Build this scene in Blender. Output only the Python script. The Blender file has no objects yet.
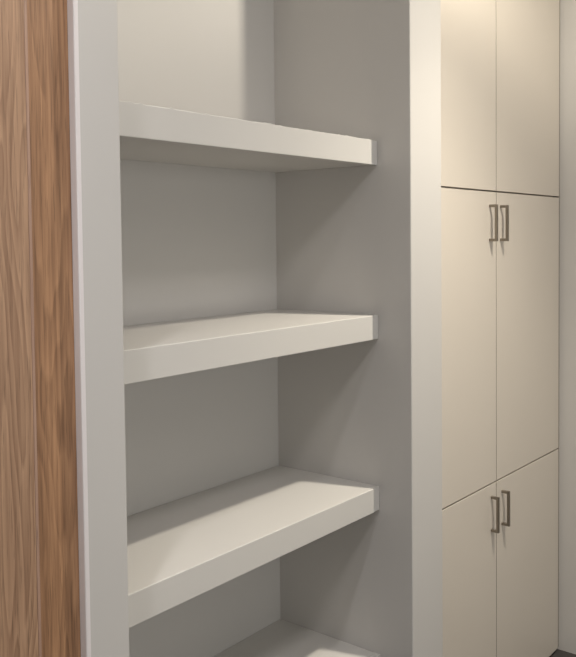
import bpy, bmesh, math, random
from mathutils import Matrix, Vector

S = bpy.context.scene
C = S.collection

# ------------------------------------------------------------------ measures (metres)
XR, XC, XD, XE = 0.9086, 1.0637, 1.6062, 2.1486      # niche right side, pier end, door divider, end wall
YS, YB, YE = 0.0946, 0.4312, 0.1012                   # shelf front, niche back, cabinet door face
TH = 0.0617
ZS = (1.7965, 1.3572, 0.9174, 0.4780)                 # shelf tops
G1, G2 = 1.6955, 0.7665                               # gaps between the cabinets
CEIL = 2.69
X0 = 0.0022                                           # niche left side

# ------------------------------------------------------------------ camera
def make_camera():
    f, px, py = 838.36, 289.75, 273.67
    y, p, r = (math.radians(a) for a in (51.106, -2.3233, -0.6065))
    fw = Vector((math.sin(y)*math.cos(p), math.cos(y)*math.cos(p), math.sin(p)))
    rt = Vector((math.cos(y), -math.sin(y), 0)); up = rt.cross(fw)
    r2 = math.cos(r)*rt + math.sin(r)*up
    u2 = -math.sin(r)*rt + math.cos(r)*up
    cd = bpy.data.cameras.new('camera')
    cd.sensor_fit = 'HORIZONTAL'; cd.sensor_width = 36; cd.lens = f*36/576
    cd.shift_x = (288-px)/576; cd.shift_y = (py-328.5)/576
    cd.clip_start = 0.02
    co = bpy.data.objects.new('camera', cd); C.objects.link(co)
    m = Matrix((r2, u2, -fw)).transposed().to_4x4()
    m.translation = Vector((-0.8844, -1.0623, 1.55))
    co.matrix_world = m
    S.camera = co
make_camera()

# ------------------------------------------------------------------ world, lamps, exposure
w = bpy.data.worlds.new('world'); S.world = w; w.use_nodes = True
w.node_tree.nodes['Background'].inputs[0].default_value = (0.5, 0.5, 0.5, 1)
w.node_tree.nodes['Background'].inputs[1].default_value = 0.0

def downlight(x, y, power, col, dist, rad=0.045):
    """ceiling downlight; dist is its photometric curve as (degrees from straight down, relative intensity)"""
    l = bpy.data.lights.new('downlight', 'POINT')
    l.energy = power; l.color = col; l.shadow_soft_size = rad
    l.use_nodes = True
    n, k = l.node_tree.nodes, l.node_tree.links
    em = n['Emission']
    g = n.new('ShaderNodeNewGeometry'); sp = n.new('ShaderNodeSeparateXYZ')
    k.new(g.outputs['Incoming'], sp.inputs[0])
    m = n.new('ShaderNodeMath'); m.operation = 'MULTIPLY'; m.inputs[1].default_value = -1.0
    k.new(sp.outputs['Z'], m.inputs[0])
    ac = n.new('ShaderNodeMath'); ac.operation = 'ARCCOSINE'; ac.use_clamp = False
    cl = n.new('ShaderNodeClamp'); cl.inputs['Min'].default_value = -1; cl.inputs['Max'].default_value = 1
    k.new(m.outputs[0], cl.inputs[0]); k.new(cl.outputs[0], ac.inputs[0])
    d = n.new('ShaderNodeMath'); d.operation = 'DIVIDE'; d.inputs[1].default_value = math.pi; k.new(ac.outputs[0], d.inputs[0])
    r = n.new('ShaderNodeValToRGB'); k.new(d.outputs[0], r.inputs[0])
    e = r.color_ramp.elements
    for i, (deg, v) in enumerate(dist):
        el = e[i] if i < 2 else e.new(deg/180)
        el.position = deg/180; el.color = (v, v, v, 1)
    k.new(r.outputs['Color'], em.inputs['Strength'])
    o = bpy.data.objects.new('downlight', l); C.objects.link(o); o.location = (x, y, CEIL-0.03)
def front_fill(x, z, sx, sz, power, col):  # unseen frontal fill, added to brighten the niche and wall fronts
    l = bpy.data.lights.new('front_fill_light', 'AREA')
    l.shape = 'RECTANGLE'; l.size = sx; l.size_y = sz; l.energy = power; l.color = col
    o = bpy.data.objects.new('front_fill_light', l); C.objects.link(o); o.location = (x, -3.19, z)
    o.rotation_euler = (math.radians(90), 0, 0)
WIDE = ((0, 1.0), (95, 0.0), (18, 0.9), (34, 0.62), (44, 0.285), (51, 0.175), (57, 0.21), (63, 0.285), (70, 0.30), (84, 0.19), (90, 0.05))
NARROW = ((0, 1.0), (88, 0.0), (32, 0.9), (48, 0.30), (62, 0.10))
def ceiling_fill(x, y, sx, sy, power, col):  # added overhead fill with no known fixture, lifts the front faces
    l = bpy.data.lights.new('ceiling_fill_light', 'AREA')
    l.shape = 'RECTANGLE'; l.size = sx; l.size_y = sy; l.energy = power; l.color = col
    o = bpy.data.objects.new('ceiling_fill_light', l); C.objects.link(o); o.location = (x, y, CEIL-0.012)
downlight(1.09, -0.595, 134, (1.0, 0.915, 0.765), WIDE, 0.032)
downlight(-0.72, -0.50, 38, (1.0, 0.98, 0.99), NARROW)
ceiling_fill(-0.4, -1.0, 3.6, 0.3, 14, (1.0, 0.95, 0.935))
front_fill(-0.4, 1.5, 3.0, 1.2, 23, (0.99, 0.985, 0.94))

S.view_settings.view_transform = 'Standard'
S.view_settings.look = 'None'
S.view_settings.gamma = 1.0
S.view_settings.use_curve_mapping = False
S.view_settings.exposure = 0.17

S.cycles.max_bounces = 12
S.cycles.diffuse_bounces = 8
S.cycles.use_denoising = True

# ------------------------------------------------------------------ materials
def paint(name, col, rough=0.55, bump=0.04, scale=350, mottle=0.015):
    m = bpy.data.materials.new(name); m.use_nodes = True
    n, l = m.node_tree.nodes, m.node_tree.links
    b = n['Principled BSDF']; b.inputs['Roughness'].default_value = rough
    tc = n.new('ShaderNodeTexCoord')
    big = n.new('ShaderNodeTexNoise'); big.inputs['Scale'].default_value = 3.5; big.inputs['Detail'].default_value = 3
    l.new(tc.outputs['Object'], big.inputs['Vector'])
    mx = n.new('ShaderNodeMix'); mx.data_type = 'RGBA'
    mx.inputs['A'].default_value = tuple(c*(1-mottle) for c in col)+(1,)
    mx.inputs['B'].default_value = tuple(min(1, c*(1+mottle)) for c in col)+(1,)
    l.new(big.outputs['Fac'], mx.inputs['Factor']); l.new(mx.outputs['Result'], b.inputs['Base Color'])
    if bump:
        fine = n.new('ShaderNodeTexNoise'); fine.inputs['Scale'].default_value = scale; fine.inputs['Detail'].default_value = 2
        l.new(tc.outputs['Object'], fine.inputs['Vector'])
        bp = n.new('ShaderNodeBump'); bp.inputs['Strength'].default_value = bump; bp.inputs['Distance'].default_value = 0.002
        l.new(fine.outputs['Fac'], bp.inputs['Height']); l.new(bp.outputs['Normal'], b.inputs['Normal'])
    return m

def oak(name, light, dark, shift, cathedral=0.5):
    m = bpy.data.materials.new(name); m.use_nodes = True
    n, l = m.node_tree.nodes, m.node_tree.links
    b = n['Principled BSDF']; b.inputs['Roughness'].default_value = 0.45
    tc = n.new('ShaderNodeTexCoord')
    def mapped(sc, loc=(0, 0, 0)):
        mp = n.new('ShaderNodeMapping'); mp.inputs['Scale'].default_value = sc
        mp.inputs['Location'].default_value = tuple(a+shift for a in loc)
        l.new(tc.outputs['Object'], mp.inputs['Vector']); return mp
    # cathedral figure: a slow height field cut into growth rings
    fig = n.new('ShaderNodeTexNoise'); fig.inputs['Scale'].default_value = 1.0; fig.inputs['Detail'].default_value = 1.5
    fig.inputs['Distortion'].default_value = 0.2
    l.new(mapped((22, 22, 1.9)).outputs[0], fig.inputs['Vector'])
    mul = n.new('ShaderNodeMath'); mul.operation = 'MULTIPLY'; mul.inputs[1].default_value = 11.0
    l.new(fig.outputs['Fac'], mul.inputs[0])
    fr = n.new('ShaderNodeMath'); fr.operation = 'FRACT'; l.new(mul.outputs[0], fr.inputs[0])
    ring = n.new('ShaderNodeValToRGB')
    e = ring.color_ramp.elements
    e[0].position = 0.0; e[0].color = (0.75, 0.75, 0.75, 1)
    e[1].position = 1.0; e[1].color = (0.7, 0.7, 0.7, 1)
    a = e.new(0.45); a.color = (0.35, 0.35, 0.35, 1)
    a = e.new(0.85); a.color = (0.0, 0.0, 0.0, 1)
    l.new(fr.outputs[0], ring.inputs[0])
    # straight fibres and pores
    fib = n.new('ShaderNodeTexNoise'); fib.inputs['Scale'].default_value = 1.0; fib.inputs['Detail'].default_value = 5
    l.new(mapped((190, 190, 5), (3, 1, 0)).outputs[0], fib.inputs['Vector'])
    por = n.new('ShaderNodeTexNoise'); por.inputs['Scale'].default_value = 1.0; por.inputs['Detail'].default_value = 2
    l.new(mapped((600, 600, 18), (7, 2, 5)).outputs[0], por.inputs['Vector'])
    pr = n.new('ShaderNodeValToRGB'); pr.color_ramp.elements[0].position = 0.30; pr.color_ramp.elements[1].position = 0.42
    l.new(por.outputs['Fac'], pr.inputs[0])
    wide = n.new('ShaderNodeTexNoise'); wide.inputs['Scale'].default_value = 1.0; wide.inputs['Detail'].default_value = 2
    l.new(mapped((28, 28, 0.8), (1, 9, 4)).outputs[0], wide.inputs['Vector'])
    m1 = n.new('ShaderNodeMix'); m1.data_type = 'FLOAT'; m1.inputs[0].default_value = cathedral
    l.new(fib.outputs['Fac'], m1.inputs[2]); l.new(ring.outputs['Color'], m1.inputs[3])
    m2 = n.new('ShaderNodeMix'); m2.data_type = 'FLOAT'; m2.inputs[0].default_value = 0.42
    l.new(m1.outputs[0], m2.inputs[2]); l.new(wide.outputs['Fac'], m2.inputs[3])
    col = n.new('ShaderNodeValToRGB')
    col.color_ramp.elements[0].position = 0.27; col.color_ramp.elements[0].color = dark+(1,)
    col.color_ramp.elements[1].position = 0.63; col.color_ramp.elements[1].color = light+(1,)
    l.new(m2.outputs[0], col.inputs[0])
    mm = n.new('ShaderNodeMix'); mm.data_type = 'RGBA'; mm.blend_type = 'MULTIPLY'; mm.inputs['Factor'].default_value = 0.35
    l.new(col.outputs['Color'], mm.inputs['A']); l.new(pr.outputs['Color'], mm.inputs['B'])
    l.new(mm.outputs['Result'], b.inputs['Base Color'])
    bp = n.new('ShaderNodeBump'); bp.inputs['Strength'].default_value = 0.12; bp.inputs['Distance'].default_value = 0.001
    l.new(fib.outputs['Fac'], bp.inputs['Height']); l.new(bp.outputs['Normal'], b.inputs['Normal'])
    return m

M_wall = paint('wall_paint', (0.555, 0.540, 0.522), 0.6)
M_far = paint('grey_wall_paint', (0.28, 0.28, 0.28), 0.7)
M_trim = paint('trim_paint', (0.76, 0.72, 0.725), 0.4, 0.02)
M_ceil = paint('ceiling_paint', (0.82, 0.81, 0.79), 0.8)
M_shelf = paint('shelf_paint', (0.62, 0.605, 0.58), 0.42, 0.03, 260)
M_cab = paint('cream_laminate', (0.66, 0.605, 0.535), 0.42, 0.015, 500, 0.01)
M_gap_shade = paint('painted_gap_shade', (0.30, 0.26, 0.22), 0.5, 0)  # dark colour standing in for the shade in the cabinet gaps
M_case = paint('carcass_laminate', (0.50, 0.45, 0.38), 0.6, 0)
M_floor = paint('dark_carpet', (0.055, 0.05, 0.048), 0.95, 0.6, 420, 0.2)
M_oak_a = oak('oak_figured', (0.50, 0.315, 0.198), (0.23, 0.128, 0.076), 0.0, 0.40)
M_oak_b = oak('oak_straight', (0.47, 0.262, 0.14), (0.13, 0.060, 0.030), 4.3, 0.24)
M_oak_c = oak('oak_lipping', (0.47, 0.31, 0.23), (0.33, 0.20, 0.145), 8.1, 0.1)

def brushed():
    m = bpy.data.materials.new('brushed_nickel'); m.use_nodes = True
    n, l = m.node_tree.nodes, m.node_tree.links
    b = n['Principled BSDF']; b.inputs['Metallic'].default_value = 1.0
    b.inputs['Base Color'].default_value = (0.30, 0.27, 0.23, 1)
    tc = n.new('ShaderNodeTexCoord'); mp = n.new('ShaderNodeMapping'); mp.inputs['Scale'].default_value = (900, 900, 30)
    no = n.new('ShaderNodeTexNoise'); no.inputs['Scale'].default_value = 1
    l.new(tc.outputs['Object'], mp.inputs['Vector']); l.new(mp.outputs[0], no.inputs['Vector'])
    mr = n.new('ShaderNodeMapRange'); mr.inputs['To Min'].default_value = 0.28; mr.inputs['To Max'].default_value = 0.42
    l.new(no.outputs['Fac'], mr.inputs['Value']); l.new(mr.outputs['Result'], b.inputs['Roughness'])
    return m
M_metal = brushed()

# ------------------------------------------------------------------ mesh helpers
def box(bm, x0, x1, y0, y1, z0, z1, bev=0.0, seg=2, only=None):
    vs = [bm.verts.new((x, y, z)) for x in (x0, x1) for y in (y0, y1) for z in (z0, z1)]
    F = [(0, 1, 3, 2), (4, 6, 7, 5), (0, 4, 5, 1), (2, 3, 7, 6), (0, 2, 6, 4), (1, 5, 7, 3)]
    fs = [bm.faces.new([vs[i] for i in f]) for f in F]
    bmesh.ops.recalc_face_normals(bm, faces=fs)
    if bev:
        es = {e for f in fs for e in f.edges}
        if only: es = {e for e in es if only(e)}
        bmesh.ops.bevel(bm, geom=list(es), offset=bev, segments=seg, affect='EDGES', profile=0.5)

def vertical(e): return abs(e.verts[0].co.z-e.verts[1].co.z) > 0.1

def obj(name, bm, mat, parent=None, loc=None, smooth=False):
    me = bpy.data.meshes.new(name); bm.to_mesh(me); bm.free()
    me.materials.append(mat)
    if smooth:
        for p in me.polygons: p.use_smooth = True
    o = bpy.data.objects.new(name, me); C.objects.link(o)
    if parent: o.parent = parent
    if loc: o.location = loc
    return o

def bx(name, mat, dims, bev=0.0, seg=2, parent=None, only=None):
    bm = bmesh.new(); box(bm, *dims, bev, seg, only); return obj(name, bm, mat, parent)

def struct(name, mat, dims, bev=0.0, seg=3, only=None):
    o = bx(name, mat, dims, bev, seg, None, only); o['kind'] = 'structure'; return o

def thing(name, label, cat, loc=(0, 0, 0), group=None):
    o = bpy.data.objects.new(name, None); C.objects.link(o)
    o.location = loc; o['label'] = label; o['category'] = cat; o['kind'] = 'thing'
    if group: o['group'] = group
    return o

# ------------------------------------------------------------------ the room shell
XL, YF, YBK = -3.0, -3.2, 0.56
struct('floor', M_floor, (XL, XE, YF, YBK, -0.10, 0.0))
struct('ceiling', M_ceil, (XL, XE, YF, YBK, CEIL, CEIL+0.10))
struct('wall_opposite', M_far, (XL, XE, YF-0.1, YF, 0, CEIL))
struct('wall_entry', M_wall, (XL-0.1, XL, YF, YBK, 0, CEIL))
struct('wall_right', M_wall, (XE, XE+0.1, YF, YBK, 0, CEIL))
struct('wall_back', M_wall, (X0, XR, YB, YBK, 0, CEIL))
struct('wall_center', M_wall, (XR, XC, 0.0, YBK, 0, CEIL), 0.003, 4, lambda e: vertical(e) and e.verts[0].co.y < 0.1)
struct('wall_left', M_wall, (-0.0768, X0, 0.0, YBK, 0, CEIL), 0.003, 4,
       lambda e: vertical(e) and e.verts[0].co.y < 0.1 and e.verts[0].co.x > -0.05)
struct('wall_front', M_wall, (XL, -0.9755, 0.0, YBK, 0, CEIL))
# rounded white trim strip where the wood meets the wall
struct('trim_1', M_trim, (-0.085, -0.0768, -0.0008, 0.08, 0, CEIL), 0.002, 3, lambda e: vertical(e) and e.verts[0].co.y < 0.0 and e.verts[0].co.x < -0.08)

# ------------------------------------------------------------------ oak panel at the left
t = thing('wood_panel', 'tall reddish-brown oak wood panel at the left edge, beside the white trim strip', 'wood panel', (-0.53, 0.03, 0))
def board(name, mat, x0, x1, y0, y1):
    bm = bmesh.new(); box(bm, x0+0.53, x1+0.53, y0-0.03, y1-0.03, 0.004, CEIL-0.004, 0.0003, 1)
    return obj(name, bm, mat, t)
o = board('board', M_oak_a, -0.975, -0.1616, 0.014, 0.045); o['label'] = 'wide greyer oak board with arched grain'
o = board('lipping', M_oak_c, -0.1615, -0.1566, 0.0136, 0.045); o['label'] = 'thin pale pinkish oak lipping'
o = board('board', M_oak_b, -0.1565, -0.0853, 0.014, 0.045); o['label'] = 'narrow warm brown oak board with straight grain'

# ------------------------------------------------------------------ shelves
random.seed(7)
def shelf_thing(z, label, rough):
    t = thing('shelf', label, 'shelf', ((XR+X0)/2, YS, z), 'thick white shelves in the wall niche')
    hw = (XR-X0)/2-0.0006
    yb = YB-YS-0.0006
    # slab behind the fascia
    bm = bmesh.new(); box(bm, -hw, hw, 0.0182, yb, -TH+0.001, -0.0004, 0.0008, 1)
    obj('slab', bm, M_shelf, t)
    # fascia: a profile swept along the shelf, its painted top edge a little uneven
    N = 160
    bm = bmesh.new(); rings = []
    jit = 0.0; prev = None
    nicks = [(random.uniform(-hw, hw), random.uniform(0.003, 0.012), random.uniform(0.4, 1.0)) for _ in range(10)]
    if rough > 0.9: nicks += [(x-XR/2, w_, 0.9) for x, w_ in ((0.105, 0.012), (0.128, 0.008), (0.475, 0.011), (0.49, 0.006), (0.773, 0.010), (0.30, 0.006))]
    for i in range(N+1):
        x = -hw+(2*hw-0.0285)*i/N
        jit = 0.7*jit+random.uniform(-1, 1)*0.0003*rough
        d = jit
        for nx, nw, na in nicks:
            if abs(x-nx) < nw: d += 0.0019*rough*na*(1-abs(x-nx)/nw)
        r = 0.0016
        prof = [(0.018, -TH), (r, -TH), (0.0005, -TH+0.0005), (0, -TH+r), (0, -r+d*0.4), (0.0005-d*0.35, -0.0005+d), (r, d), (0.006, d*0.5), (0.018, 0)]
        rings.append([bm.verts.new((x, y, z_)) for y, z_ in prof])
    K = len(rings[0])
    for a, b in zip(rings, rings[1:]):
        for k in range(K):
            bm.faces.new((a[k], b[k], b[(k+1) % K], a[(k+1) % K]))
    bm.faces.new(rings[0]); bm.faces.new(rings[-1][::-1])
    bmesh.ops.recalc_face_normals(bm, faces=bm.faces[:])
    obj('fascia', bm, M_shelf, t)
    # added set-back strip that deepens the pier's shadow at the right end
    bm = bmesh.new(); box(bm, hw-0.0283, hw, 0.0022, 0.0180, -TH+0.0005, -0.0004, 0.0006, 1)
    o = obj('added_shade_strip', bm, M_shelf, t); o['label'] = 'narrow strip added and set back to deepen the shadow at the right end'
    return t
shelf_thing(ZS[0], 'topmost thick white shelf, its underside visible and top edge roughly painted', 1.0)
shelf_thing(ZS[1], 'second thick white shelf from the top, middle of the photo', 0.25)
shelf_thing(ZS[2], 'third thick white shelf from the top, broad top lit with a shadow band at back', 0.15)
shelf_thing(ZS[3], 'lowest white shelf, only its back corner showing at the bottom of the photo', 0.15)

# ------------------------------------------------------------------ cabinets
def make_handle(parent, x, z, y):
    """square-bar pull: upright bar on two posts"""
    h, s, out = 0.115, 0.0088, 0.0275
    bm = bmesh.new()
    box(bm, x-s/2, x+s/2, y-out, y-out+s, z-h/2, z+h/2, 0.0012, 2)
    for sg in (-1, 1):
        zc = z+sg*(h/2-s/2)
        box(bm, x-s/2, x+s/2, y-out+s-0.0012, y, zc-s/2, zc+s/2, 0.0008, 1)
    o = obj('handle', bm, M_metal, parent); o['label'] = 'dark brushed metal bar pull'
    return o

def cabinet(label, z0, z1, hz, hs=0.0, toe=False):
    t = thing('cabinet', label, 'cabinet', (XD, YE, z0), 'stacked two-door cream cabinets')
    xl, xr = XC+0.003-XD, XE-0.016-XD
    zb = 0.10 if toe else 0.0
    bm = bmesh.new()
    box(bm, xl, xr+0.0155, 0.024, YBK-YE-0.003, zb, z1-z0-0.0006)
    if toe: box(bm, xl, xr+0.0155, 0.07, YBK-YE-0.003, 0.0, zb)
    obj('body', bm, M_case, t)
    bm = bmesh.new(); box(bm, xr+0.0008, xr+0.0152, 0.003, 0.0235, 0.012 if toe else 0.0006, z1-z0-0.0006)  # dark strip painted in place of the shade in this gap
    o = obj('gap_shade_strip', bm, M_gap_shade, t); o['label'] = 'narrow dark strip standing in for the shaded gap at the right wall'
    zt = 0.012 if toe else 0.0025
    for x0, x1, hx in ((xl, -0.002, -0.0485), (0.002, xr, 0.0305)):
        bm = bmesh.new(); box(bm, x0, x1, 0.0, 0.0195, zt, z1-z0-0.0026, 0.0004, 1)
        d = obj('door', bm, M_cab, t)
        d.data.materials.append(M_gap_shade)  # door sides coloured dark as the shade between the doors
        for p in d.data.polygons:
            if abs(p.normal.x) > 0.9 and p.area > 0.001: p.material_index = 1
        if hz: make_handle(d, hx+hs, hz-z0, 0.0)
    return t
cabinet('uppermost cream cabinet with two plain doors and no handles, top right', G1, CEIL-0.003, None)
cabinet('middle cream cabinet with two tall doors, bar handles near its top edge', G2, G1, 1.5955, 0.0)
cabinet('lowest cream cabinet standing on the dark floor, bar handles below the slanting gap', 0.0, G2, 0.6705, 0.010, True)
